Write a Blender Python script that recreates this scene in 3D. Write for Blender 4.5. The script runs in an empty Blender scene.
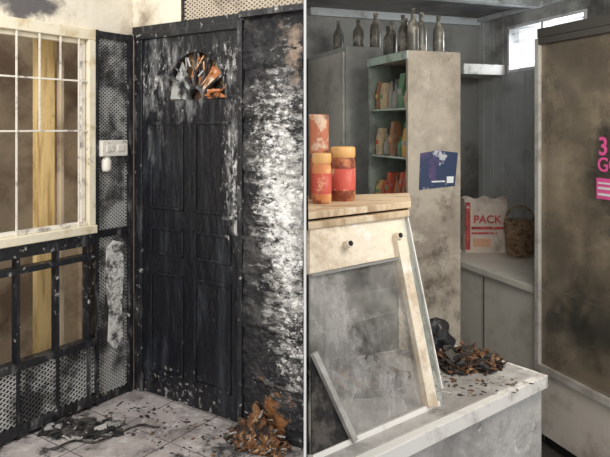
import bpy, bmesh, math, random
from mathutils import Vector, Matrix, noise
random.seed(7)
S=bpy.context.scene
try:
    S.view_settings.view_transform='Standard'; S.view_settings.look='None'
except Exception: pass

# ------------------------------------------------------------------ materials
def M(name, base, layers=(), rough=.6, metal=0, bump=None, alpha=None, spec=.5, transp=None, emit=None):
    m=bpy.data.materials.new(name); m.use_nodes=True
    nt=m.node_tree; N=nt.nodes; L=nt.links
    bs=N['Principled BSDF']; out=N['Material Output']
    bs.inputs['Roughness'].default_value=rough; bs.inputs['Metallic'].default_value=metal
    bs.inputs['Specular IOR Level'].default_value=spec
    tc=N.new('ShaderNodeTexCoord')
    rgb=N.new('ShaderNodeRGB'); rgb.outputs[0].default_value=(*base,1)
    cur=rgb.outputs[0]
    def field(l):
        mp=N.new('ShaderNodeMapping'); mp.inputs['Scale'].default_value=l.get('st',(1,1,1))
        mp.inputs['Location'].default_value=l.get('off',(0,0,0)); mp.inputs['Rotation'].default_value=l.get('rot',(0,0,0))
        L.new(tc.outputs['Object'],mp.inputs[0])
        n=N.new('ShaderNodeTexNoise'); n.inputs['Scale'].default_value=l.get('s',5)
        n.inputs['Detail'].default_value=l.get('d',8); n.inputs['Roughness'].default_value=l.get('r',.62)
        n.inputs['Distortion'].default_value=l.get('dist',.15)
        L.new(mp.outputs[0],n.inputs[0]); v=n.outputs[0]
        for (c,r,g) in l.get('spots',()):
            a=N.new('ShaderNodeVectorMath'); a.operation='SUBTRACT'; a.inputs[1].default_value=c
            L.new(tc.outputs['Object'],a.inputs[0])
            q=N.new('ShaderNodeVectorMath'); q.operation='DIVIDE'; q.inputs[1].default_value=r
            L.new(a.outputs[0],q.inputs[0])
            ln=N.new('ShaderNodeVectorMath'); ln.operation='LENGTH'; L.new(q.outputs[0],ln.inputs[0])
            mr=N.new('ShaderNodeMapRange'); mr.interpolation_type='SMOOTHSTEP'
            mr.inputs[1].default_value=0; mr.inputs[2].default_value=1.2; mr.inputs[3].default_value=g; mr.inputs[4].default_value=0
            L.new(ln.outputs['Value'],mr.inputs[0])
            ad=N.new('ShaderNodeMath'); ad.operation='ADD'; L.new(v,ad.inputs[0]); L.new(mr.outputs[0],ad.inputs[1]); v=ad.outputs[0]
        mr=N.new('ShaderNodeMapRange'); mr.interpolation_type='SMOOTHSTEP'
        mr.inputs[1].default_value=l.get('lo',.45); mr.inputs[2].default_value=l.get('hi',.6)
        mr.inputs[3].default_value=0; mr.inputs[4].default_value=l.get('a',1)
        L.new(v,mr.inputs[0]); return mr.outputs[0]
    for l in layers:
        f=field(l)
        mx=N.new('ShaderNodeMixRGB'); mx.inputs[2].default_value=(*l['c'],1)
        L.new(f,mx.inputs[0]); L.new(cur,mx.inputs[1]); cur=mx.outputs[0]
    L.new(cur,bs.inputs['Base Color'])
    if bump:
        n=N.new('ShaderNodeTexNoise'); n.inputs['Scale'].default_value=bump[0]; n.inputs['Detail'].default_value=8
        mp=N.new('ShaderNodeMapping'); mp.inputs['Scale'].default_value=bump[2] if len(bump)>2 else (1,1,1)
        L.new(tc.outputs['Object'],mp.inputs[0]); L.new(mp.outputs[0],n.inputs[0])
        b=N.new('ShaderNodeBump'); b.inputs['Strength'].default_value=bump[1]; b.inputs['Distance'].default_value=.02
        L.new(n.outputs[0],b.inputs['Height']); L.new(b.outputs[0],bs.inputs['Normal'])
    if transp:
        tr=N.new('ShaderNodeBsdfTransparent'); mx=N.new('ShaderNodeMixShader')
        f=field(transp); mr=N.new('ShaderNodeMapRange'); mr.inputs[3].default_value=transp.get('mn',.2); mr.inputs[4].default_value=transp.get('mxo',.9)
        L.new(f,mr.inputs[0]); L.new(mr.outputs[0],mx.inputs[0]); L.new(tr.outputs[0],mx.inputs[1]); L.new(bs.outputs[0],mx.inputs[2])
        L.new(mx.outputs[0],out.inputs[0])
    return m

# ------------------------------------------------------------------ builder
def frame(o,d,z=0):
    d=Vector((d[0],d[1],0)).normalized(); y=Vector((-d.y,d.x,0))
    return Matrix(((d.x,y.x,0,o[0]),(d.y,y.y,0,o[1]),(0,0,1,z),(0,0,0,1)))
class B:
    def __init__(s): s.v=[];s.f=[];s.m=[];s.mats=[];s.sm=[]
    def mi(s,m):
        if m not in s.mats: s.mats.append(m)
        return s.mats.index(m)
    def add(s,vs,fs,m,smooth=False):
        o=len(s.v); s.v+= [tuple(v) for v in vs]; i=s.mi(m)
        for f in fs: s.f.append([o+k for k in f]); s.m.append(i); s.sm.append(smooth)
    def box(s,x0,x1,y0,y1,z0,z1,m,rot=None,c=None):
        vs=[Vector((x,y,z)) for z in(z0,z1) for y in(y0,y1) for x in(x0,x1)]
        if rot is not None:
            c=Vector(((x0+x1)/2,(y0+y1)/2,(z0+z1)/2)); vs=[rot@(v-c)+c for v in vs]
        s.add(vs,[(0,2,3,1),(4,5,7,6),(0,1,5,4),(2,6,7,3),(0,4,6,2),(1,3,7,5)],m)
    def prism(s,pts,z0,z1,m):
        n=len(pts); vs=[(p[0],p[1],z0) for p in pts]+[(p[0],p[1],z1) for p in pts]
        s.add(vs,[tuple(reversed(range(n))),tuple(range(n,2*n))]+[(i,(i+1)%n,n+(i+1)%n,n+i) for i in range(n)],m)
    def slab(s,q,t,m):
        q=[Vector(p) for p in q]; n=(q[1]-q[0]).cross(q[-1]-q[0]).normalized()*t
        k=len(q); vs=q+[p+n for p in q]
        s.add(vs,[tuple(reversed(range(k))),tuple(range(k,2*k))]+[(i,(i+1)%k,k+(i+1)%k,k+i) for i in range(k)],m)
    def beam(s,a,b,w,t,n,m):
        a=Vector(a);b=Vector(b);n=Vector(n).normalized();d=(b-a).normalized();u=d.cross(n).normalized()*(w/2);n=u.cross(d).normalized()*(t/2)
        vs=[a-u-n,a+u-n,a+u+n,a-u+n,b-u-n,b+u-n,b+u+n,b-u+n]
        s.add(vs,[(3,2,1,0),(4,5,6,7),(0,1,5,4),(1,2,6,5),(2,3,7,6),(3,0,4,7)],m)
    def cyl(s,a,b,r,m,n=12,r2=None):
        a=Vector(a);b=Vector(b);d=(b-a).normalized();h=Vector((0,0,1)) if abs(d.z)<.9 else Vector((1,0,0))
        u=d.cross(h).normalized();w=d.cross(u); r2=r if r2 is None else r2
        vs=[a+(u*math.cos(k)+w*math.sin(k))*r for k in [2*math.pi*i/n for i in range(n)]]+[b+(u*math.cos(k)+w*math.sin(k))*r2 for k in [2*math.pi*i/n for i in range(n)]]
        s.add(vs,[(i,(i+1)%n,n+(i+1)%n,n+i) for i in range(n)],m,True)
        s.add(vs,[tuple(reversed(range(n))),tuple(range(n,2*n))],m)
    def lathe(s,c,prof,m,n=18,sx=1,sy=1):
        vs=[];k=len(prof)
        for r,z in prof:
            for i in range(n):
                t=2*math.pi*i/n; vs.append((c[0]+r*sx*math.cos(t),c[1]+r*sy*math.sin(t),c[2]+z))
        fs=[(j*n+i,j*n+(i+1)%n,(j+1)*n+(i+1)%n,(j+1)*n+i) for j in range(k-1) for i in range(n)]
        s.add(vs,fs,m,True)
        s.add(vs,[tuple(reversed(range(n))),tuple(range((k-1)*n,k*n))],m)
    def diamond(s,x0,x1,z0,z1,y,m,px=.03,pz=.02,w=.0035):
        k=pz/px
        for sg in(1,-1):
            H=abs(k*(x1-x0)); c=z0-H-.001
            while c<z1+H:
                xa,xb=x0,x1
                za,zb=c,c+sg*k*(x1-x0)
                if sg>0:
                    if za<z0: xa=x0+(z0-c)/k
                    if zb>z1: xb=x0+(z1-c)/k
                else:
                    if za>z1: xa=x0+(c-z1)/k
                    if zb<z0: xb=x0+(c-z0)/k
                if xb-xa>.002:
                    f=lambda x:c+sg*k*(x-x0)
                    s.beam((xa,y,f(xa)),(xb,y,f(xb)),w,w*.8,(0,-1,0),m)
                c+=pz
    def fin(s,name,mat=None,bevel=0,parent=None):
        me=bpy.data.meshes.new(name); me.from_pydata(s.v,[],s.f)
        for m in s.mats: me.materials.append(m)
        for p,i,sm in zip(me.polygons,s.m,s.sm): p.material_index=i; p.use_smooth=sm
        me.validate(); me.update()
        o=bpy.data.objects.new(name,me); S.collection.objects.link(o)
        if mat is not None: o.matrix_world=mat
        if bevel:
            b=o.modifiers.new('bv','BEVEL'); b.width=bevel; b.segments=2; b.limit_method='ANGLE'
        if parent: 
            o.parent=parent; o.matrix_parent_inverse=parent.matrix_world.inverted()
        return o
def text(name,txt,size,mat,M4,parent,ext=.0008):
    c=bpy.data.curves.new(name,'FONT'); c.body=txt; c.size=size; c.extrude=ext; c.offset=size*.02
    o=bpy.data.objects.new(name,c); S.collection.objects.link(o); c.materials.append(mat)
    o.matrix_world=M4
    bpy.context.view_layer.update()
    me=bpy.data.meshes.new_from_object(o.evaluated_get(bpy.context.evaluated_depsgraph_get()))
    o2=bpy.data.objects.new(name,me); S.collection.objects.link(o2); o2.matrix_world=M4
    bpy.data.objects.remove(o); 
    o2.parent=parent; o2.matrix_parent_inverse=parent.matrix_world.inverted()
    return o2

# ------------------------------------------------------------------ frames
C=(-1.021,3.753)
FD=frame(C,(.824,-.566))
FW=frame(C,(.566,.824))
FR=frame((1.143,3.1),(.337,-.9415))

# ------------------------------------------------------------------ shared mats
black=M('charred_paint',(.012,.013,.016),[dict(c=(.14,.14,.14),s=9,lo=.50,hi=.75,st=(2,2,.6)),dict(c=(.55,.54,.5),s=26,lo=.60,hi=.72)],rough=.42,bump=(40,.3))
cream=M('cream_paint',(.80,.73,.56),[dict(c=(.55,.42,.22),s=7,lo=.5,hi=.75),dict(c=(.05,.045,.04),s=11,lo=.58,hi=.74,r=.7)],rough=.5,bump=(30,.15))
whitebar=M('white_bar',(.80,.75,.65),[dict(c=(.25,.22,.2),s=14,lo=.5,hi=.7)],rough=.5)
meshm=M('galvanised_mesh',(.46,.46,.44),[dict(c=(.05,.05,.05),s=4,lo=.44,hi=.60)],rough=.6)
soot=M('soot',(.01,.01,.011),[],rough=.85)

# ------------------------------------------------------------------ LEFT: door wall
plaster=M('sooty_plaster',(.78,.72,.60),[dict(c=(.5,.42,.3),s=4,lo=.45,hi=.7),dict(c=(.07,.06,.05),s=3,lo=.6,hi=.8,st=(1,1,.6)),dict(c=(.12,.11,.11),s=4,lo=.6,hi=.8,spots=[((-.8,0,2.2),(.5,1,.16),.35)])],rough=.9,bump=(30,.2))
burnt=M('burnt_wall',(.008,.008,.010),[
  dict(c=(.08,.078,.075),s=6,lo=.46,hi=.68,r=.7),
  dict(c=(.40,.39,.37),s=9,lo=.58,hi=.76,st=(.9,1,2.2),r=.76,spots=[((1.12,0,1.4),(.3,1,.75),.19),((1.15,0,.75),(.26,1,.8),.16)]),
  dict(c=(.84,.83,.80),s=24,lo=.62,hi=.74,st=(1,1,1.6),r=.8,spots=[((1.08,0,1.45),(.25,1,.55),.17),((1.12,0,1.0),(.22,1,.4),.17),((1.18,0,.5),(.2,1,.5),.14)]),
  dict(c=(.33,.25,.19),s=7,lo=.64,hi=.85,spots=[((1.18,0,1.95),(.2,1,.22),.25)]),
  dict(c=(.28,.12,.04),s=12,lo=.78,hi=.9,spots=[((1.05,0,.1),(.25,1,.28),.4)]),
  dict(c=(.006,.006,.007),s=9,lo=.54,hi=.62,r=.78,st=(1,1,1.8),off=(3,3,3))],rough=.7,bump=(30,1.0,(1,1,1.2)))
b=B(); nx,nz=60,220; x0,x1,z0,z1=.86,1.234,0,2.12
vs=[];fs=[]
for j in range(nz+1):
    for i in range(nx+1):
        x=x0+(x1-x0)*i/nx; z=z0+(z1-z0)*j/nz
        zz=z+.03*(x-.86)+.02*noise.noise(Vector((x*5,9,z*3)))
        ph=(zz/.265)%1
        w=.012*(1-ph)
        y=-.004-w-.012*noise.noise(Vector((x*8,0,z*8)))-.008*noise.noise(Vector((x*30,4,z*30)))
        vs.append((x,min(y,.004),z))
for j in range(nz):
    for i in range(nx):
        a=j*(nx+1)+i; fs.append((a,a+1,a+nx+2,a+nx+1))
b.add(vs,fs,burnt,True)
b.prism([(.86,.012),(1.222,.012),(1.19,.06),(.86,.06)],0,2.12,burnt)
b.fin('wall_charred',FD)

b=B(); b.box(0,.42,0,.06,2.14,2.7,plaster)
tan=M('tan_board',(.46,.37,.27),[dict(c=(.16,.11,.08),s=3,lo=.5,hi=.65)],rough=.8)
b.prism([(.42,.03),(1.21,.03),(1.19,.06),(.42,.06)],2.14,2.7,tan)
b.prism([(0,-.005),(.86,-.005),(.86,.06),(0,.06)],2.10,2.14,black)
b.prism([(.86,-.045),(1.26,-.045),(1.19,.06),(.86,.06)],2.11,2.14,black)
b.fin('wall_door_upper',FD)
mesh2=M('tan_mesh',(.62,.54,.43),[dict(c=(.1,.08,.06),s=3,lo=.52,hi=.68)],rough=.6)
b=B(); b.diamond(.42,1.22,2.14,2.5,.0,mesh2,px=.035,pz=.022,w=.006)
b.box(.41,.43,-.01,.02,2.14,2.5,black)
b.fin('mesh_transom',FD)
b=B()
b.box(.02,.085,-.01,.07,0,2.10,black); b.box(.83,.86,-.025,.06,0,2.10,black); b.box(.02,.86,-.015,.06,2.06,2.10,black)
b.fin('trim_1',FD,bevel=.004)
doorm=M('burnt_door_paint',(.005,.006,.009),[
  dict(c=(.035,.04,.048),s=4,lo=.48,hi=.75,st=(3,1,.5)),
  dict(c=(.24,.24,.24),s=8,lo=.62,hi=.84,st=(1.6,1,.6),rot=(0,.35,0),r=.76,spots=[((.3,0,1.85),(.6,1,.5),.20),((.12,0,1.3),(.14,1,.7),.12),((.8,0,1.3),(.14,1,.8),.2)]),
  dict(c=(.74,.73,.70),s=26,lo=.66,hi=.80,st=(1.3,1,.6),rot=(0,.5,0),r=.8,spots=[((.22,0,1.85),(.4,1,.35),.16),((.78,0,1.35),(.13,1,.7),.18),((.7,0,1.9),(.25,1,.2),.14),((.4,0,1.2),(.5,1,.6),.05)]),
  dict(c=(.4,.39,.37),s=30,lo=.66,hi=.8,spots=[((.4,0,.05),(.6,1,.25),.14)])],rough=.38,bump=(30,.5,(1,1,.4)))
b=B(); b.box(.088,.828,.0,.04,.012,2.058,doorm); door=b.fin('door_1',FD)
cx,cz,rx,rz=.51,1.70,.235,.27
k=B(); pts=[(cx+rx*math.cos(t),cz+rz*math.sin(t)) for t in [math.pi*i/24 for i in range(25)]]
n=len(pts); k.add([(p[0],-.1,p[1]) for p in pts]+[(p[0],.1,p[1]) for p in pts],[tuple(range(n)),tuple(reversed(range(n,2*n)))]+[((i+1)%n,i,n+i,n+(i+1)%n) for i in range(n)],doorm)
cut=k.fin('cut',FD)
bm=bmesh.new(); bm.from_mesh(cut.data); bmesh.ops.recalc_face_normals(bm,faces=bm.faces); bm.to_mesh(cut.data); bm.free()
bo=door.modifiers.new('b','BOOLEAN'); bo.object=cut; bo.operation='DIFFERENCE'
bpy.context.view_layer.update()
me=bpy.data.meshes.new_from_object(door.evaluated_get(bpy.context.evaluated_depsgraph_get()))
door.modifiers.clear(); door.data=me; bpy.data.objects.remove(cut)
if not me.materials: me.materials.append(doorm)
b=B()
for (xa,xb) in((.15,.42),(.50,.77)):
    for (za,zb) in((.14,.72),(.82,.98),(1.08,1.58)):
        w=.018
        b.box(xa,xb,-.009,.002,za,za+w,doorm); b.box(xa,xb,-.009,.002,zb-w,zb,doorm)
        b.box(xa,xa+w,-.009,.002,za,zb,doorm); b.box(xb-w,xb,-.009,.002,za,zb,doorm)
b.fin('mouldings',FD,bevel=.004,parent=door)
b=B()
for i in range(1,6):
    t=math.pi*i/6
    if i==4: 
        b.beam((cx+.06*math.cos(t),.01,cz+.07*math.sin(t)),(cx+rx*.6*math.cos(t),.0,cz+rz*.55*math.sin(t)),.012,.02,(0,-1,0),doorm); continue
    b.beam((cx+.06*math.cos(t),.01,cz+.07*math.sin(t)),(cx+rx*math.cos(t),.01,cz+rz*math.sin(t)),.014,.03,(0,-1,0),doorm)
for i in range(12):
    t,t2=math.pi*i/12,math.pi*(i+1)/12
    b.beam((cx+.06*math.cos(t),.01,cz+.07*math.sin(t)),(cx+.06*math.cos(t2),.01,cz+.07*math.sin(t2)),.016,.03,(0,-1,0),doorm)
    b.beam((cx+rx*math.cos(t),-.003,cz+rz*math.sin(t)),(cx+rx*math.cos(t2),-.003,cz+rz*math.sin(t2)),.014,.012,(0,-1,0),doorm)
b.fin('fan_light_bars',FD,parent=door)
org=M('scorched_splinters',(.48,.17,.06),[dict(c=(.78,.62,.42),s=16,lo=.50,hi=.62),dict(c=(.04,.02,.012),s=11,lo=.53,hi=.6,off=(3,0,0))],rough=.7)
ashg=M('ashy_glass',(.45,.45,.43),[dict(c=(.03,.03,.03),s=12,lo=.45,hi=.6)],rough=.3)
b=B()
b.box(cx-rx-.01,cx+rx+.01,.05,.058,cz-.02,cz+rz+.02,M('burnt_backing',(.07,.04,.02),[dict(c=(.5,.3,.14),s=11,lo=.46,hi=.58)],rough=.9))
for i in range(6):
    t,t2=math.pi*i/6+.04,math.pi*(i+1)/6-.04
    mm=ashg if i in(4,5) else org
    f1,f2=[(.9,.5),(.97,.8),(.5,.95),(.85,.55),(.95,.9),(.95,.95)][i]
    q=[(cx+.07*math.cos(t),.024,cz+.08*math.sin(t)),(cx+rx*f1*math.cos(t),.024,cz+rz*f1*math.sin(t)),(cx+rx*f2*math.cos(t2),.03,cz+rz*f2*math.sin(t2)),(cx+.07*math.cos(t2),.024,cz+.08*math.sin(t2))]
    b.slab(q,.004,mm)
for i in range(26):
    t=random.uniform(.1,2.4); r=random.uniform(.3,1.0); c=(cx+rx*r*math.cos(t),cz+rz*r*math.sin(t))
    a=t+random.uniform(-.5,.5); l=random.uniform(.02,.055)
    b.beam((c[0]-l*math.cos(a),.012+random.uniform(-.02,.01),c[1]-l*math.sin(a)),(c[0]+l*math.cos(a),.01,c[1]+l*math.sin(a)),random.uniform(.006,.018),.004,(random.uniform(-.4,.4),-1,random.uniform(-.4,.4)),random.choice([org,org,doorm,ashg]))
b.fin('broken_panes',FD,parent=door)
b=B(); st=M('ashy_steel',(.5,.5,.48),[dict(c=(.06,.06,.06),s=24,lo=.46,hi=.58)],rough=.5,metal=.2)
b.box(.79,.812,-.005,.001,.98,1.18,st); b.cyl((.80,0,1.08),(.80,-.04,1.08),.009,st); b.beam((.80,-.04,1.08),(.75,-.045,1.075),.014,.012,(0,-1,0),st); b.cyl((.80,0,1.15),(.80,-.012,1.15),.010,st)
b.fin('door_handle',FD,parent=door)

# ------------------------------------------------------------------ LEFT: window wall
b=B()
b.box(-2.0,0,0,.08,2.09,2.7,plaster)
b.box(-2.0,-1.3,0,.08,0,2.09,plaster)
b.box(-.03,0.0,0,.06,0,2.09,black)
b.fin('wall_window',FW)
b=B()
X0,X1=-1.3,-.285
b.box(X0,X1,-.03,.05,2.03,2.09,cream); b.box(X0,X1,-.045,.06,.965,1.01,cream); b.box(X1-.045,X1,-.03,.05,1.01,2.03,cream); b.box(X0,X0+.05,-.03,.05,1.01,2.03,cream)
b.box(X1-.066,X1-.05,-.005,.03,1.01,2.03,whitebar); b.box(X0+.05,X1-.05,-.005,.03,2.005,2.03,cream); b.box(X0+.05,X1-.05,-.02,.03,1.01,1.03,whitebar)
win=b.fin('window_1',FW,bevel=.004)
b=B()
for x,zl in((-.39,1.01),(-.502,1.80),(-.623,1.53),(-.748,1.01),(-.90,1.01),(-1.05,1.01)): b.box(x-.0035,x+.0035,-.026,-.018,zl,2.03,whitebar)
for z in(1.53,1.80): b.box(X0+.04,X1-.04,-.022,-.014,z-.0045,z+.0045,whitebar)
b.fin('security_grille',FW,parent=win)
b=B()
b.box(-.283,-.265,-.03,.03,.0,2.09,black); b.box(-.05,-.032,-.03,.03,0,2.09,black)
b.box(-.265,-.05,-.02,.02,2.05,2.088,black); b.box(-.265,-.05,-.02,.02,.93,.97,black); b.box(-.265,-.05,-.02,.02,.0,.04,black)
b.diamond(-.265,-.05,.04,2.05,0,meshm,px=.026,pz=.02,w=.0055)
b.box(-.265,-.05,.03,.04,.04,2.05,soot)
b.fin('mesh_security_screen',FW)
ashb=M('ash_board',(.66,.65,.62),[dict(c=(.06,.06,.06),s=14,lo=.46,hi=.6,r=.78)],rough=.9,bump=(40,.5))
b=B(); vs=[(-.20,.86),(-.15,.9),(-.09,.88),(-.085,.7),(-.10,.52),(-.09,.34),(-.14,.27),(-.19,.33),(-.18,.5),(-.205,.68)]
n=len(vs); b.add([(p[0],-.02,p[1]) for p in vs]+[(p[0],-.006,p[1]) for p in vs],[tuple(range(n)),tuple(reversed(range(n,2*n)))]+[((i+1)%n,i,n+i,n+(i+1)%n) for i in range(n)],ashb); b.fin('scorched_board',FW)
b=B()
b.box(-1.3,-.287,-.03,.03,.90,.963,black); b.box(-1.3,-.287,-.03,.03,.82,.85,black)
b.box(-1.3,-.287,-.03,.03,.34,.38,black); b.box(-1.3,-.287,-.03,.03,.02,.07,black)
for x in(-.33,-.52,-.74,-1.0): b.box(x-.008,x+.008,-.028,.02,.0,.90,black)
b.diamond(-1.3,-.287,.07,.34,-.015,meshm,px=.034,pz=.024,w=.0065)
b.box(-1.3,-.287,.035,.045,.02,.34,soot)
b.fin('iron_railing_screen',FW)
beige=M('smoked_beige',(.62,.50,.35),[dict(c=(.26,.18,.12),s=2.2,lo=.42,hi=.66),dict(c=(.05,.04,.03),s=2.5,lo=.57,hi=.77,off=(4,0,1))],rough=.8)
b=B(); b.box(-2.4,.2,.80,.86,0,2.7,beige); b.box(.2,.26,.07,.86,0,2.7,beige); b.fin('wall_inner_room',FW)
wood=M('raw_pine',(.80,.58,.26),[dict(c=(.48,.30,.11),s=5,lo=.45,hi=.65,st=(6,1,.5)),dict(c=(.07,.045,.03),s=4,lo=.62,hi=.75)],rough=.6)
b=B(); b.box(-.485,-.37,.22,.26,0,2.12,wood); b.box(-.35,-.325,.2,.24,0,2.12,beige); b.fin('timber_plank',FW,bevel=.004)
brown=M('brown_curtain',(.30,.18,.11),[dict(c=(.50,.39,.28),s=4,lo=.45,hi=.6,st=(3,1,.4)),dict(c=(.05,.05,.055),s=3,lo=.52,hi=.68,spots=[((-.9,.5,1.95),(.6,1,.25),.25)])],rough=.9)
b=B(); vs=[];n=60
for j in range(9):
    for i in range(n+1):
        x=-1.25+.62*i/n; vs.append((x,.5+.025*math.sin(i*.9+.1*j)+.01*math.sin(i*.37),.35+j*1.75/8))
b.add(vs,[(j*(n+1)+i,j*(n+1)+i+1,(j+1)*(n+1)+i+1,(j+1)*(n+1)+i) for j in range(8) for i in range(n)],brown,True); 
b.cyl((-1.3,.5,2.1),(.2,.5,2.1),.012,black)
b.fin('smoked_curtain',FW)
b=B(); b.lathe((-.98,.25,0),[(.14,0),(.17,.03),(.17,.30),(.19,.34),(.12,.52),(.05,.56),(0.001,.56)],soot,24); b.fin('charred_drum',FW)
wp=M('white_plastic',(.76,.72,.64),[dict(c=(.3,.25,.2),s=20,lo=.55,hi=.7)],rough=.4)
b=B(); b.box(-.262,-.085,-.055,-.005,1.385,1.475,wp); b.box(-.235,-.185,-.06,-.052,1.41,1.45,wp); b.box(-.16,-.11,-.06,-.052,1.41,1.45,wp)
b.lathe((-.215,-.03,1.30),[(.02,0),(.027,.01),(.027,.06),(.015,.085)],wp,16); b.fin('electrical_socket_box',FW,bevel=.006)

# ------------------------------------------------------------------ floors
tile=M('tile_floor',(.46,.41,.39),[dict(c=(.25,.22,.21),s=3.5,lo=.4,hi=.62,r=.7),dict(c=(.60,.57,.55),s=11,lo=.50,hi=.68,r=.75),dict(c=(.04,.04,.04),s=7,lo=.56,hi=.7,r=.75,spots=[((-1.25,3.2,0),(.4,.35,1),.12),((-.35,3.0,0),(.4,.35,1),.15)])],rough=.6,bump=(40,.25))
grout=M('grout',(.10,.09,.085),rough=.9)
b=B(); b.prism([(-4,-1),(-.003,-1),(-.003,3.05),(-.003,3.2),(-1.0,5.4),(-4,5.4)],-.06,-.002,grout)
floor=b.fin('floor')
b=B(); g=.004; T=.33
ex=Vector((.824,-.566,0)); ey=Vector((.566,.824,0)); o=Vector((*C,0))
for i in range(-8,5):
    for j in range(-11,1):
        p=[o+ex*(i*T+dx)+ey*(j*T+dy) for dx,dy in((g,g),(T-g,g),(T-g,T-g),(g,T-g))]
        if max(q.x for q in p)>-.003:
            r=[]
            for a in range(4):
                A,Q=p[a],p[(a+1)%4]; ia,iq=A.x<-.004,Q.x<-.004
                if ia: r.append(A)
                if ia!=iq: r.append(A+(Q-A)*((-.004-A.x)/(Q.x-A.x)))
            p=r
        if len(p)>2 and min(q.y for q in p)>-1.2: b.prism([(q.x,q.y) for q in p],-.01,0,tile)
b.fin('floor_tiles',parent=floor)
dk=M('dark_floor',(.07,.06,.055),[dict(c=(.02,.02,.02),s=4)],rough=.5)
b=B(); b.prism([(.003,-1),(4,-1),(4,5.4),(.003,5.4)],-.06,0,dk); b.fin('floor.001')

def heap(name,c,r,n,h,mats,mat=None,sz=(.02,.08),flat=.3,ok=None,mound=True,parent=None):
    b=B()
    for i in range(n):
        for _ in range(20):
            a=random.uniform(0,6.283); q=math.sqrt(random.random())
            x=c[0]+r[0]*q*math.cos(a); y=c[1]+r[1]*q*math.sin(a)
            if ok is None or ok(x,y): break
        else: continue
        z=c[2]+h*(1-q)*random.random()
        l=random.uniform(*sz); w=l*random.uniform(.15,.7); t=l*random.uniform(.05,.2)
        R=Matrix.Rotation(random.uniform(0,6.28),3,'Z')@Matrix.Rotation(random.uniform(-flat,flat),3,'X')@Matrix.Rotation(random.uniform(-flat,flat),3,'Y')
        lift=abs(math.sin(flat))*l*.3
        b.box(x-l/2,x+l/2,y-w/2,y+w/2,z+lift,z+t+lift,random.choice(mats),rot=R)
    if mound:
        k=7;n2=28;vs=[]
        for j in range(k+1):
            q=1-j/k
            for i in range(n2):
                a=2*math.pi*i/n2; X=c[0]+r[0]*.85*q*math.cos(a); Y=c[1]+r[1]*.85*q*math.sin(a)
                vs.append((X,Y,c[2]+(h*.8*(1-q)**.8*(1+.5*noise.noise(Vector((X*25,Y*25,1)))) if j else 0)))
        b.add(vs,[(j*n2+i,j*n2+(i+1)%n2,(j+1)*n2+(i+1)%n2,(j+1)*n2+i) for j in range(k) for i in range(n2)],mats[0])
    return b.fin(name,mat,parent=parent)
char=M('charcoal',(.012,.011,.011),[dict(c=(.08,.07,.06),s=20)],rough=.8,bump=(60,.6))
rust=M('scorched_brown',(.17,.075,.03),[dict(c=(.42,.27,.15),s=24,lo=.52,hi=.62),dict(c=(.03,.015,.01),s=15,lo=.48,hi=.58,off=(2,2,2))],rough=.85,bump=(60,.6))
ashm=M('ash',(.4,.38,.36),[dict(c=(.12,.11,.1),s=20)],rough=.95)
heap('charred_debris',(-1.13,3.22,0),(.2,.1),90,.05,[char,char,char,ashm],sz=(.015,.09))
heap('scorched_rubble',(1.03,-.11,0),(.18,.09),260,.24,[rust,rust,char,char,rust,ashm],FD,sz=(.012,.045),flat=.8,ok=lambda x,y:y<-.05)
heap('ash_crumbs',(.55,-.22,0),(.5,.2),260,.0,[char,ashm,char,rust],FD,sz=(.004,.022),flat=.2,ok=lambda x,y:y<-.05 and x<1.0,mound=False,parent=floor)
b=B(); p=None
for i in range(40):
    t=i/39; q=Vector((-1.2+.45*t,3.02+.28*t+.04*math.sin(t*11),.008+.004*math.sin(t*17)))
    if p: b.cyl(p,q,.005,char,6)
    p=q
b.fin('burnt_cable')

# ------------------------------------------------------------------ partition
part=M('partition_panel',(.75,.74,.72),[dict(c=(.5,.48,.46),s=2,lo=.5,hi=.7)],rough=.8)
b=B(); b.box(-.0022,.0022,1.1,4.25,0,2.7,part); b.fin('wall_partition')

# ------------------------------------------------------------------ RIGHT ROOM
gwall=M('bluegrey_wall',(.58,.60,.60),[dict(c=(.42,.42,.41),s=3,lo=.4,hi=.7),dict(c=(.1,.095,.09),s=2,lo=.55,hi=.8,spots=[((0,.6,2.3),(3,1,.4),.18)])],rough=.6)
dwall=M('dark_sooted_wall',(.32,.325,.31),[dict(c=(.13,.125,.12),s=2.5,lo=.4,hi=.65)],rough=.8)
b=B()
b.box(-1.36,-1.02,.61,.69,0,2.33,gwall); b.box(-.317,2.6,.61,.69,0,2.33,gwall)
b.box(-1.02,-.317,.61,.69,0,1.914,gwall); b.box(-1.02,-.317,.61,.69,2.225,2.33,gwall)
x=-1.30
while x<2.5:
    if not(-1.04<x<-.31): b.box(x,x+.008,.605,.611,0,2.33,gwall)
    else: b.box(x,x+.008,.605,.611,0,1.90,gwall)
    x+=.11
b.fin('wall_right',FR)
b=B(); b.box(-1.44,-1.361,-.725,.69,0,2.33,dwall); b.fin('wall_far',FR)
wf=M('window_white',(.78,.8,.82),[dict(c=(.4,.4,.4),s=8,lo=.5,hi=.7)],rough=.4)
dustw=M('dusty_white_tray',(.55,.55,.52),[dict(c=(.2,.19,.18),s=9,lo=.48,hi=.65)],rough=.7)
louv=M('louvre_glass',(.9,.95,1),rough=.15,transp=dict(s=6,lo=.5,hi=.8,mn=.2,mxo=.4))
b=B()
b.box(-1.02,-.317,.60,.68,1.914,1.935,wf); b.box(-1.02,-.317,.60,.68,2.205,2.225,wf); b.box(-1.02,-1.0,.60,.68,1.935,2.205,wf); b.box(-.337,-.317,.60,.68,1.935,2.205,wf); b.box(-.69,-.67,.60,.68,1.935,2.205,wf)
R=Matrix.Rotation(.7,3,'X')
for z in(1.98,2.05,2.12,2.18): b.box(-1.0,-.337,.62,.66,z,z+.003,louv,rot=R)
b.fin('window_2',FR)
cmat=M('smoked_ceiling',(.28,.27,.255),[dict(c=(.10,.10,.10),s=2,lo=.4,hi=.65)],rough=.8)
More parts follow.
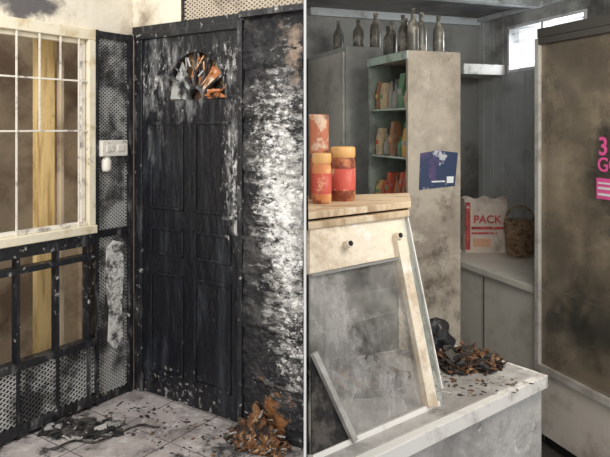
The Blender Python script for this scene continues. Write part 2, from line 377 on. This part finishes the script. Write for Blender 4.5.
b=B(); b.prism([(.004,1.15),(3,1.15),(3,4.2),(1.35,4.75),(.004,4.3)],2.33,2.38,cmat)
b.fin('ceiling')
bl=M('pale_batten',(.62,.66,.68),[dict(c=(.25,.25,.25),s=5,lo=.5,hi=.7)],rough=.6)
b=B(); b.box(-1.355,-1.32,-.7,.6,2.28,2.33,bl); b.box(-1.355,1.0,.57,.605,2.30,2.33,bl); b.box(-.70,-.64,-1.0,.57,2.29,2.33,bl); b.fin('trim_2',FR)

white=M('dirty_white_laminate',(.78,.74,.66),[dict(c=(.56,.51,.44),s=4,lo=.45,hi=.7),dict(c=(.18,.15,.12),s=9,lo=.64,hi=.8)],rough=.45)
b=B(); b.box(-1.35,-.012,.045,.60,.0,.715,white); b.box(-1.355,-.008,.02,.60,.715,.75,white)
for x in(-1.0,-.5): b.box(x-.004,x+.004,.038,.046,.08,.70,grout)
b.box(-1.35,-.012,.03,.05,0,.07,grout)
b.fin('low_cabinet_counter',FR,bevel=.004)
bagm=M('paper_bag',(.78,.68,.60),[dict(c=(.45,.37,.30),s=8,lo=.5,hi=.75)],rough=.8,bump=(25,.6))
pink=M('red_print',(.66,.10,.10),[dict(c=(.35,.06,.05),s=14),dict(c=(.75,.65,.55),s=30,lo=.58,hi=.66)],rough=.6)
def bag(name,FRM,x0,x1,y0,y1,z0,h,mat,pinch=.45,amp=.01):
    b=B(); n=14; m=12; vs=[]
    per=[]
    for i in range(n): per.append((i/n,0))
    for i in range(6): per.append((1,i/6))
    for i in range(n): per.append((1-i/n,1))
    for i in range(6): per.append((0,1-i/6))
    P=len(per)
    for j in range(m+1):
        t=j/m
        for (u,w) in per:
            ww=.5+(w-.5)*(1-pinch*t)
            X=x0+(x1-x0)*u; Y=y0+(y1-y0)*ww; Z=z0+h*t*(1+(.03*math.sin(u*14) if j==m else 0))
            d=amp*noise.noise(Vector((X*18,Y*18,Z*18)))*min(1,j)
            vs.append((X+d,Y+d,Z))
    fs=[(j*P+i,j*P+(i+1)%P,(j+1)*P+(i+1)%P,(j+1)*P+i) for j in range(m) for i in range(P)]
    b.add(vs,fs,mat,True); b.add(vs[:P],[tuple(reversed(range(P)))],mat)
    return b.fin(name,FRM)
FB=frame((1.02,4.02),(.98,-.02))
pb=bag('paper_carrier_bag',FB@Matrix.Translation((0,0,.75)),0,.27,0,.13,0,.34,bagm,.15,.008)
def wtext(n,t,s,m,FRM,x,y,z,par): text(n,t,s,m,FRM@Matrix.Translation((x,y,z))@Matrix.Rotation(math.pi/2,4,'X'),par)
wtext('printed_word','PACK',.07,pink,FB,.05,-.004,.75+.19,pb)
b=B()
b.box(.0,.03,-.006,.006,.02,.32,pink); b.box(.04,.24,-.004,.008,.15,.165,pink); b.box(.04,.2,-.004,.008,.12,.13,pink); b.box(.05,.16,-.004,.008,.04,.09,M('orange_print',(.8,.45,.3)))
b.fin('printed_lines',FB@Matrix.Translation((0,0,.75)),parent=pb)
wick=M('wicker',(.42,.29,.18),[dict(c=(.2,.12,.07),s=30)],rough=.8)
b=B(); bc=(1.335,3.93,.75)
n=24;rows=16
for j in range(rows):
    z=.01+j*.0135; r=.064+.025*j/rows
    for i in range(n):
        t,t2=2*math.pi*i/n,2*math.pi*(i+1)/n; o=.004*(1 if (i+j)%2 else -1); o2=-o
        b.cyl((bc[0]+(r+o)*math.cos(t),bc[1]+(r+o)*math.sin(t),bc[2]+z),(bc[0]+(r+o2)*math.cos(t2),bc[1]+(r+o2)*math.sin(t2),bc[2]+z),.0065,wick,5)
for i in range(n):
    t=2*math.pi*i/n; b.cyl((bc[0]+.062*math.cos(t),bc[1]+.062*math.sin(t),bc[2]),(bc[0]+.09*math.cos(t),bc[1]+.09*math.sin(t),bc[2]+.225),.004,wick,5)
for i in range(16):
    t,t2=math.pi*i/16,math.pi*(i+1)/16
    b.cyl((bc[0]+.088*math.cos(t),bc[1],bc[2]+.22+.09*math.sin(t)),(bc[0]+.088*math.cos(t2),bc[1],bc[2]+.22+.09*math.sin(t2)),.007,wick,6)
b.lathe(bc,[(.062,0),(.062,.01),(.001,.01)],wick,20)
b.fin('wicker_basket')

frm=M('cooler_frame',(.60,.58,.54),[dict(c=(.36,.33,.29),s=6,lo=.45,hi=.65)],rough=.4,metal=.1)
fwhite=M('cooler_white_enamel',(.74,.68,.61),[dict(c=(.46,.39,.33),s=5,lo=.45,hi=.7)],rough=.35)
fglass=M('dusty_cooler_glass_reflection',(.36,.295,.215),[dict(c=(.21,.175,.13),s=2.2,lo=.42,hi=.62,off=(5,1,2)),dict(c=(.07,.065,.055),s=2.6,lo=.52,hi=.78,off=(1,1,2),r=.7,spots=[((.42,0,1.35),(.22,1,.4),.26),((.3,0,.65),(.5,1,.3),.22)]),dict(c=(.46,.39,.30),s=2.5,lo=.6,hi=.8,spots=[((.1,0,1.5),(.25,1,.7),.14)])],rough=.12,transp=dict(s=2.6,lo=.4,hi=.62,mn=.5,mxo=.93,spots=[((.38,0,.7),(.4,1,.5),-.2)]))  # dusty glass; brown-grey reflection painted into the colour, plus darker patches
dark=M('cooler_inside',(.08,.075,.068),rough=.7)
b=B(); W=.72;D=.58;H=2.03
b.box(0,.03,.03,D,0.06,H,frm); b.box(W-.03,W,.03,D,.06,H,frm); b.box(.03,W-.03,D-.03,D,.06,H,dark); b.box(.03,W-.03,.03,D-.03,H-.04,H,frm); b.box(.03,W-.03,.03,D-.03,.40,.44,dark)
b.box(0,W,.0,.03,.06,.36,fwhite)
b.box(.01,W-.01,.03,D-.03,0.0,.06,soot)
b.box(0,.024,-.02,.03,.37,1.98,frm); b.box(W-.024,W,-.02,.03,.37,1.98,frm); b.box(.024,W-.024,-.02,.03,.37,.40,frm); b.box(.024,W-.024,-.02,.03,1.95,1.98,dark)
b.box(0,W,-.005,.03,1.985,H,dark)
for z in(.75,1.05,1.35,1.65):
    for k in range(12): b.cyl((.024,.06+k*.04,z),(W-.024,.06+k*.04,z),.003,frm,6)
b.box(.024,W-.024,.0,.006,.40,1.95,fglass)
fr=b.fin('glass_door_refrigerator',FR)
pk=M('magenta_sticker',(.75,.10,.32),rough=.5); 
wtext('sticker_digit','3',.11,pk,FR,.385,-.004,1.43,fr); wtext('sticker_word','GO',.085,pk,FR,.38,-.004,1.36,fr)
b=B(); b.box(.375,.56,-.004,-.0005,1.24,1.33,pk); b.box(.385,.5,-.006,-.003,1.255,1.265,wf); b.box(.385,.54,-.006,-.003,1.282,1.292,wf); b.box(.385,.52,-.006,-.003,1.305,1.312,wf); b.fin('sticker_label',FR,parent=fr)
b=B()
def bottle(b,c,h,r,m):
    b.lathe(c,[(r*.9,0),(r,.01),(r,h*.55),(r*.85,h*.65),(r*.38,h*.78),(r*.34,h*.95),(r*.42,h*.95),(r*.42,h),(.001,h)],m,14)
bg=M('sooted_bottle_glass',(.10,.10,.085),[dict(c=(.34,.31,.26),s=14,lo=.48,hi=.65)],rough=.35)
for z in(.755,1.055,1.355):
    for i in range(6): 
        if random.random()<.7: bottle(b,(.1+i*.1,.2+random.random()*.15,z),.2,.03,bg)
b.fin('cooler_bottles',FR,parent=fr)

panel=M('dusty_side_panel',(.47,.42,.345),[dict(c=(.30,.26,.21),s=4,lo=.4,hi=.65),dict(c=(.58,.53,.45),s=9,lo=.56,hi=.72),dict(c=(.14,.11,.085),s=7,lo=.56,hi=.8,r=.74,spots=[((-.05,-.6,.85),(1,.3,.45),.18)])],rough=.5,bump=(40,.25))
gsh=M('greenish_glass_shelf',(.44,.56,.49),[dict(c=(.28,.34,.30),s=12)],rough=.2)
inn=M('shelf_back',(.27,.32,.28),[dict(c=(.13,.14,.13),s=5,lo=.45,hi=.6)],rough=.5)
xa,xb,ya,yb=-.433,-.011,-.713,-.435
b=B()
b.box(xb-.02,xb,ya,yb,0,1.9,panel); b.box(xa,xa+.02,ya,yb,0,1.9,inn); b.box(xa+.02,xb-.02,yb-.015,yb,0,1.9,inn); b.box(xa+.02,xb-.02,ya,yb-.015,1.87,1.9,panel)
b.box(xa+.02,xb-.02,ya,yb-.015,0,.9,panel)
SH=[.9,1.17,1.40,1.63]
for z in SH: b.box(xa+.02,xb-.02,ya+.01,yb-.015,z,z+.010,gsh)
b.box(xa,xb,ya-.006,ya,1.86,1.9,gsh)
su=b.fin('open_display_shelf',FR,bevel=.002)
blue=M('dark_poster',(.03,.05,.11),[dict(c=(.5,.52,.58),s=15,lo=.55,hi=.6),dict(c=(.09,.06,.16),s=6,lo=.55,hi=.6)],rough=.4)
FS=FR@Matrix.Translation((xb,ya,0))@Matrix.Rotation(math.pi/2,4,'Z')
b=B()
b.add([(.055,-.002,1.262),(.245,-.003,1.275),(.262,-.002,1.43),(.15,-.004,1.442),(.062,-.002,1.43)],[(0,1,2,3,4)],blue)
b.box(.12,.19,-.006,-.003,1.295,1.302,wf); b.box(.20,.235,-.006,-.003,1.29,1.32,wf); b.fin('poster',FS,parent=su)
cols=[M('packet_'+nm,c,[dict(c=tuple(.5*k+.15 for k in c),s=30,lo=.52,hi=.62),dict(c=(.08,.06,.05),s=14,lo=.60,hi=.72,off=(1,2,3))],rough=.6) for nm,c in(('brown',(.36,.17,.08)),('cream',(.62,.48,.30)),('green',(.14,.30,.17)),('red',(.52,.10,.05)),('yellow',(.66,.40,.12)),('grey',(.38,.37,.34)))]
b=B()
for si,z in enumerate(SH):
    for row in range(2):
        x=xa+.035
        while x<xb-.08:
            w=random.uniform(.03,.055); h=random.uniform(.09,.18 if si<3 else .17); y=ya+.03+row*.1; z0=z+.010
            m=random.choice([cols[3],cols[4],cols[0],cols[3],cols[4]] if si<2 else [cols[0],cols[1],cols[2],cols[5],cols[0],cols[4]])
            if random.random()<.4: bottle(b,(x+w/2,y+.03,z0),h,w/2.2,m)
            else:
                b.add([(x,y,z0),(x+w,y,z0),(x+w,y+.05,z0),(x,y+.05,z0),(x+.003,y-.006,z0+h*.5),(x+w-.003,y-.006,z0+h*.5),(x+w-.003,y+.056,z0+h*.5),(x+.003,y+.056,z0+h*.5),(x,y+.010,z0+h),(x+w,y+.010,z0+h),(x+w,y+.040,z0+h),(x,y+.040,z0+h)],
                [(3,2,1,0),(0,1,5,4),(1,2,6,5),(2,3,7,6),(3,0,4,7),(4,5,9,8),(5,6,10,9),(6,7,11,10),(7,4,8,11),(8,9,10,11)],m)
                b.box(x+.006,x+w-.006,y-.009,y-.004,z0+h*.4,z0+h*.55,random.choice(cols))
            x+=w+.008
b.fin('shelf_groceries',FR)
gm=M('grey_steel_cabinet',(.62,.62,.58),[dict(c=(.44,.43,.40),s=4,lo=.45,hi=.65),dict(c=(.2,.19,.17),s=5,lo=.62,hi=.78)],rough=.5)
gm2=M('grey_steel_side',(.42,.43,.41),[dict(c=(.28,.28,.27),s=4,lo=.45,hi=.65)],rough=.5)
b=B(); b.box(-1.30,-.687,-.728,-.43,0.04,2.0,gm2)
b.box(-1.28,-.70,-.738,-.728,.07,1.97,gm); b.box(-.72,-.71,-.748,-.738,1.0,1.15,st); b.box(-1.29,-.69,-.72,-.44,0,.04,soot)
b.fin('grey_storage_cabinet',FR,bevel=.004)
b=B()
for (x,y,h) in((-1.05,-.62,.2),(-.8,-.6,.17),(-.74,-.52,.2)): bottle(b,(x,y,2.0),h,.033,bg)
b.fin('sooted_bottles',FR)
b=B()
for (x,y,h) in((-.39,-.62,.17),(-.31,-.64,.18),(-.23,-.62,.2),(-.15,-.65,.17),(-.09,-.6,.19),(-.05,-.53,.17),(-.06,-.66,.2)): bottle(b,(x,y,1.9),h,.026,bg)
b.fin('sooted_bottles.001',FR)
b=B(); b.box(-1.36,-1.05,.28,.60,1.90,1.925,dustw); b.box(-1.36,-1.05,.27,.285,1.90,1.97,dustw); b.box(-1.06,-1.04,.27,.60,1.90,1.97,dustw); b.fin('corner_wall_shelf',FR,bevel=.004)

# ------------------------------------------------------------------ foreground steel counter
steel=M('scorched_steel',(.52,.50,.47),[dict(c=(.32,.30,.28),s=5,lo=.4,hi=.6,r=.7),dict(c=(.08,.07,.065),s=7,lo=.54,hi=.72,r=.76,spots=[((.42,1.85,.87),(.25,.2,.1),.14)]),dict(c=(.76,.74,.70),s=14,lo=.58,hi=.70,r=.76)],rough=.5,metal=.05,bump=(40,.3))
edge=M('bright_steel_edge',(.82,.79,.74),[dict(c=(.42,.37,.32),s=9,lo=.5,hi=.7,r=.7)],rough=.4,metal=.05)
A=Vector((.771,.637)); Bv=Vector((-.637,.771)); P=Vector((.666,1.733))
b=B()
top=[(.008,1.19),(P.x,P.y),(P.x+Bv.x*.45,P.y+Bv.y*.45),(.008,P.y+Bv.y*.45-(P.x+Bv.x*.45-.008)*.826)]
ins=[(.008,1.215),(P.x-.015,P.y+.006),(top[2][0]-.01,top[2][1]-.02),(.008,top[3][1]-.01)]
b.prism(top,.835,.87,edge); b.prism(ins,0,.835,steel)
b.prism([(.008,1.225),(P.x-.025,P.y+.004),(top[2][0]-.004,top[2][1]-.012),(.008,top[3][1]-.008)],.87,.873,steel)
b.fin('steel_service_counter',bevel=.003)
BR=Vector((.323,1.546,.873)); TR=Vector((.268,1.722,1.306)); BL=Vector((.012,1.289,.873)); TL=Vector((.012,1.510,1.306))
nrm=(TR-BR).cross(TL-TR).normalized()
if nrm.y>0: nrm=-nrm
case=M('cream_case_frame',(.80,.70,.55),[dict(c=(.55,.43,.30),s=7,lo=.45,hi=.65,r=.75),dict(c=(.85,.82,.75),s=15,lo=.54,hi=.68,r=.7),dict(c=(.14,.10,.07),s=18,lo=.62,hi=.74,r=.78)],rough=.5,bump=(40,.4))
cglass=M('sooty_case_glass',(.50,.48,.45),[dict(c=(.72,.70,.66),s=10,lo=.54,hi=.74,st=(1.6,1,.5),r=.75),dict(c=(.10,.09,.08),s=4,lo=.48,hi=.66,off=(2,4,1),r=.74)],rough=.08,transp=dict(s=6,lo=.42,hi=.70,mn=.16,mxo=.78,r=.8,st=(1.3,1,.6)))
pg=M('pale_glass_edge',(.62,.67,.62),[dict(c=(.35,.37,.33),s=8)],rough=.1,transp=dict(s=4,mn=.2,mxo=.5))
b=B()
lerp=lambda p,q,t:p+(q-p)*t
rl=.22
dirx=(TR-TL).normalized()
sh=-dirx*.03
LT,RT=lerp(TL,BL,.11),lerp(TR,BR,.11)
b.slab([TL,TR,lerp(TR,BR,rl),lerp(TL,BL,rl)],.018,case)
b.beam(lerp(TR,BR,.12)+sh*1.3,BR+sh,.034,.03,nrm,case)
b.beam(BL,BR,.014,.02,nrm,edge)
b.slab([lerp(TL,BL,rl),lerp(TR,BR,rl)+sh,BR+sh,BL],.005,cglass)
b.slab([lerp(TR,BR,.02)+sh*.3,lerp(TR,BR,.02)+dirx*.01,BR+dirx*.022,BR+sh*.3],.008,pg)
b.beam(TR+dirx*.012,BR+dirx*.024+(TR-BR)*.06,.004,.012,nrm,edge)
for t in(.33,.86):
    p=lerp(LT,RT,t)
    b.cyl(p-nrm*.01,p+nrm*.021,.010,case,14); b.cyl(p+nrm*.019,p+nrm*.024,.0065,soot,10)
gl=M('grey_gasket',(.24,.23,.21),rough=.6)
b.beam(lerp(TL,BL,rl+.012)+nrm*.002,lerp(TR,BR,rl+.012)+sh*1.4+nrm*.002,.006,.012,nrm,gl)
p0=lerp(TL,BL,.58); p1=lerp(BL,BR,.28)
b.slab([p0+nrm*.004,p1+nrm*.004,BL+nrm*.004],.003,char)
b.beam(p0+nrm*.012,p1+nrm*.012,.013,.012,nrm,steel)
b.prism([(.285,1.92),(.31,1.92),(.31,1.95),(.285,1.95)],.873,1.306,case)
b.prism([(.012,1.80),(.285,1.925),(.285,1.93),(.012,1.81)],.873,1.13,M('smoked_rear_panel',(.20,.19,.175),[dict(c=(.06,.055,.05),s=6,lo=.45,hi=.6)],rough=.8))
b.prism([(.02,1.50),(.25,1.68),(.28,1.92),(.02,1.78)],1.06,1.066,pg)
b.box(.05,.06,1.55,1.75,.873,1.06,gl)
cs=b.fin('countertop_display_case')
heap('burnt_case_contents',(.14,1.66,.873),(.12,.10),140,.07,[char,rust,ashm,char,steel],None,sz=(.015,.07),flat=.7,ok=lambda x,y:x>.03,parent=cs)
tb=M('bare_board',(.66,.52,.35),[dict(c=(.42,.29,.17),s=6,lo=.45,hi=.65,st=(1,5,1)),dict(c=(.8,.7,.55),s=9,lo=.58,hi=.7),dict(c=(.12,.09,.06),s=11,lo=.6,hi=.72)],rough=.6)
b=B(); b.prism([(.008,1.50),(.285,1.722),(.32,1.955),(.008,1.86)],1.306,1.322,tb); b.prism([(.008,1.53),(.27,1.742),(.318,1.965),(.008,1.875)],1.322,1.328,soot); b.prism([(.008,1.515),(.292,1.74),(.325,1.97),(.008,1.88)],1.328,1.345,tb); b.fin('timber_lid',bevel=.002,parent=cs)
jo=M('orange_jar',(.66,.24,.09),[dict(c=(.82,.55,.25),s=14,lo=.52,hi=.65),dict(c=(.22,.05,.03),s=9,lo=.5,hi=.6)],rough=.3)
jl=M('jar_lid',(.74,.42,.15),[dict(c=(.3,.15,.06),s=20,lo=.5,hi=.65)],rough=.4); jr=M('jar_label',(.56,.09,.06),[dict(c=(.8,.5,.3),s=18,lo=.54,hi=.62)],rough=.5)
for i,(x,y,h,r) in enumerate(((.045,1.70,.135,.026),(.105,1.77,.15,.036))):
    b=B(); b.lathe((x,y,1.345),[(r*.9,0),(r,.008),(r,h*.72),(r*.86,h*.8),(r*.86,h*.82),(.001,h*.82)],jo,24)
    b.lathe((x,y,1.345+h*.8),[(r*.95,0),(r*1.0,.004),(r*1.0,h*.17),(r*.9,h*.2),(.001,h*.2)],jl,24)
    b.lathe((x,y,1.345+h*.2),[(r*1.02,0),(r*1.02,h*.4),(r*.9,h*.4)],jr,24)
    b.fin('spice_jar' if i==0 else 'spice_jar.001')
cp=M('scorched_tin',(.50,.17,.09),[dict(c=(.68,.5,.36),s=22,lo=.52,hi=.62),dict(c=(.10,.05,.04),s=14,lo=.54,hi=.64)],rough=.35,bump=(30,.3))
b=B()
for z in(1.345,1.468): b.lathe((.04,1.81,z),[(.027,0),(.029,.004),(.028,.008),(.028,.108),(.029,.114),(.027,.118),(.001,.116)],cp,24)
b.fin('stacked_food_tins')

heap('scorched_food_debris',(.455,1.80,.873),(.10,.08),300,.055,[rust,char,rust,rust,char],None,sz=(.010,.04),flat=.7)
heap('ash_crumbs.001',(.45,1.66,.8735),(.15,.08),110,.0,[char,rust,ashm],None,sz=(.003,.014),flat=.2,mound=False)
bb=M('melted_plastic',(.012,.012,.013),rough=.3,bump=(25,.6))
b=B(); n=24;k=10;c=Vector((.405,1.95,.873)); vs=[]
for j in range(k+1):
    t=j/k; r=.055*math.cos(t*1.5)**.6 if t<1 else .001
    for i in range(n):
        a=2*math.pi*i/n; d=1+.35*noise.noise(Vector((math.cos(a)*2,math.sin(a)*2,t*3)))
        vs.append((c.x+r*d*math.cos(a),c.y+r*d*math.sin(a)*.8,c.z+.09*t))
b.add(vs,[(j*n+i,j*n+(i+1)%n,(j+1)*n+(i+1)%n,(j+1)*n+i) for j in range(k) for i in range(n)],bb,True); b.add(vs[:n],[tuple(reversed(range(n)))],bb)
b.fin('melted_black_bag')

# ------------------------------------------------------------------ lights
w=bpy.data.worlds.new('world'); S.world=w; w.use_nodes=True
bgn=w.node_tree.nodes['Background']; bgn.inputs[0].default_value=(.97,.98,1,1); bgn.inputs[1].default_value=1.2
def area(n,loc,tgt,size,p,col=(1,1,1)):
    l=bpy.data.lights.new(n,'AREA'); l.size=size; l.energy=p; l.color=col
    o=bpy.data.objects.new(n,l); S.collection.objects.link(o); o.location=loc
    o.rotation_euler=(Vector(tgt)-Vector(loc)).to_track_quat('-Z','Y').to_euler()
area('porch_daylight',(-1.6,.8,2.9),(-.6,3.4,1.0),.9,60,(1,.96,.9))
area('window_daylight',(1.75,4.0,2.1),(1.0,3.2,1.1),.4,15,(.94,.97,1))
area('right_room_fill',(1.0,1.5,2.28),(.9,3.6,1.2),.8,34,(1,.94,.84))  # added fill light, no visible source, brightens the right room

cam=bpy.data.cameras.new('camera'); co=bpy.data.objects.new('camera',cam); S.collection.objects.link(co)
co.location=(0,0,1.55); co.rotation_euler=(math.pi/2,0,0)
cam.sensor_width=36; cam.lens=632/610*36; cam.shift_y=-(228.5-127)/610
S.camera=co
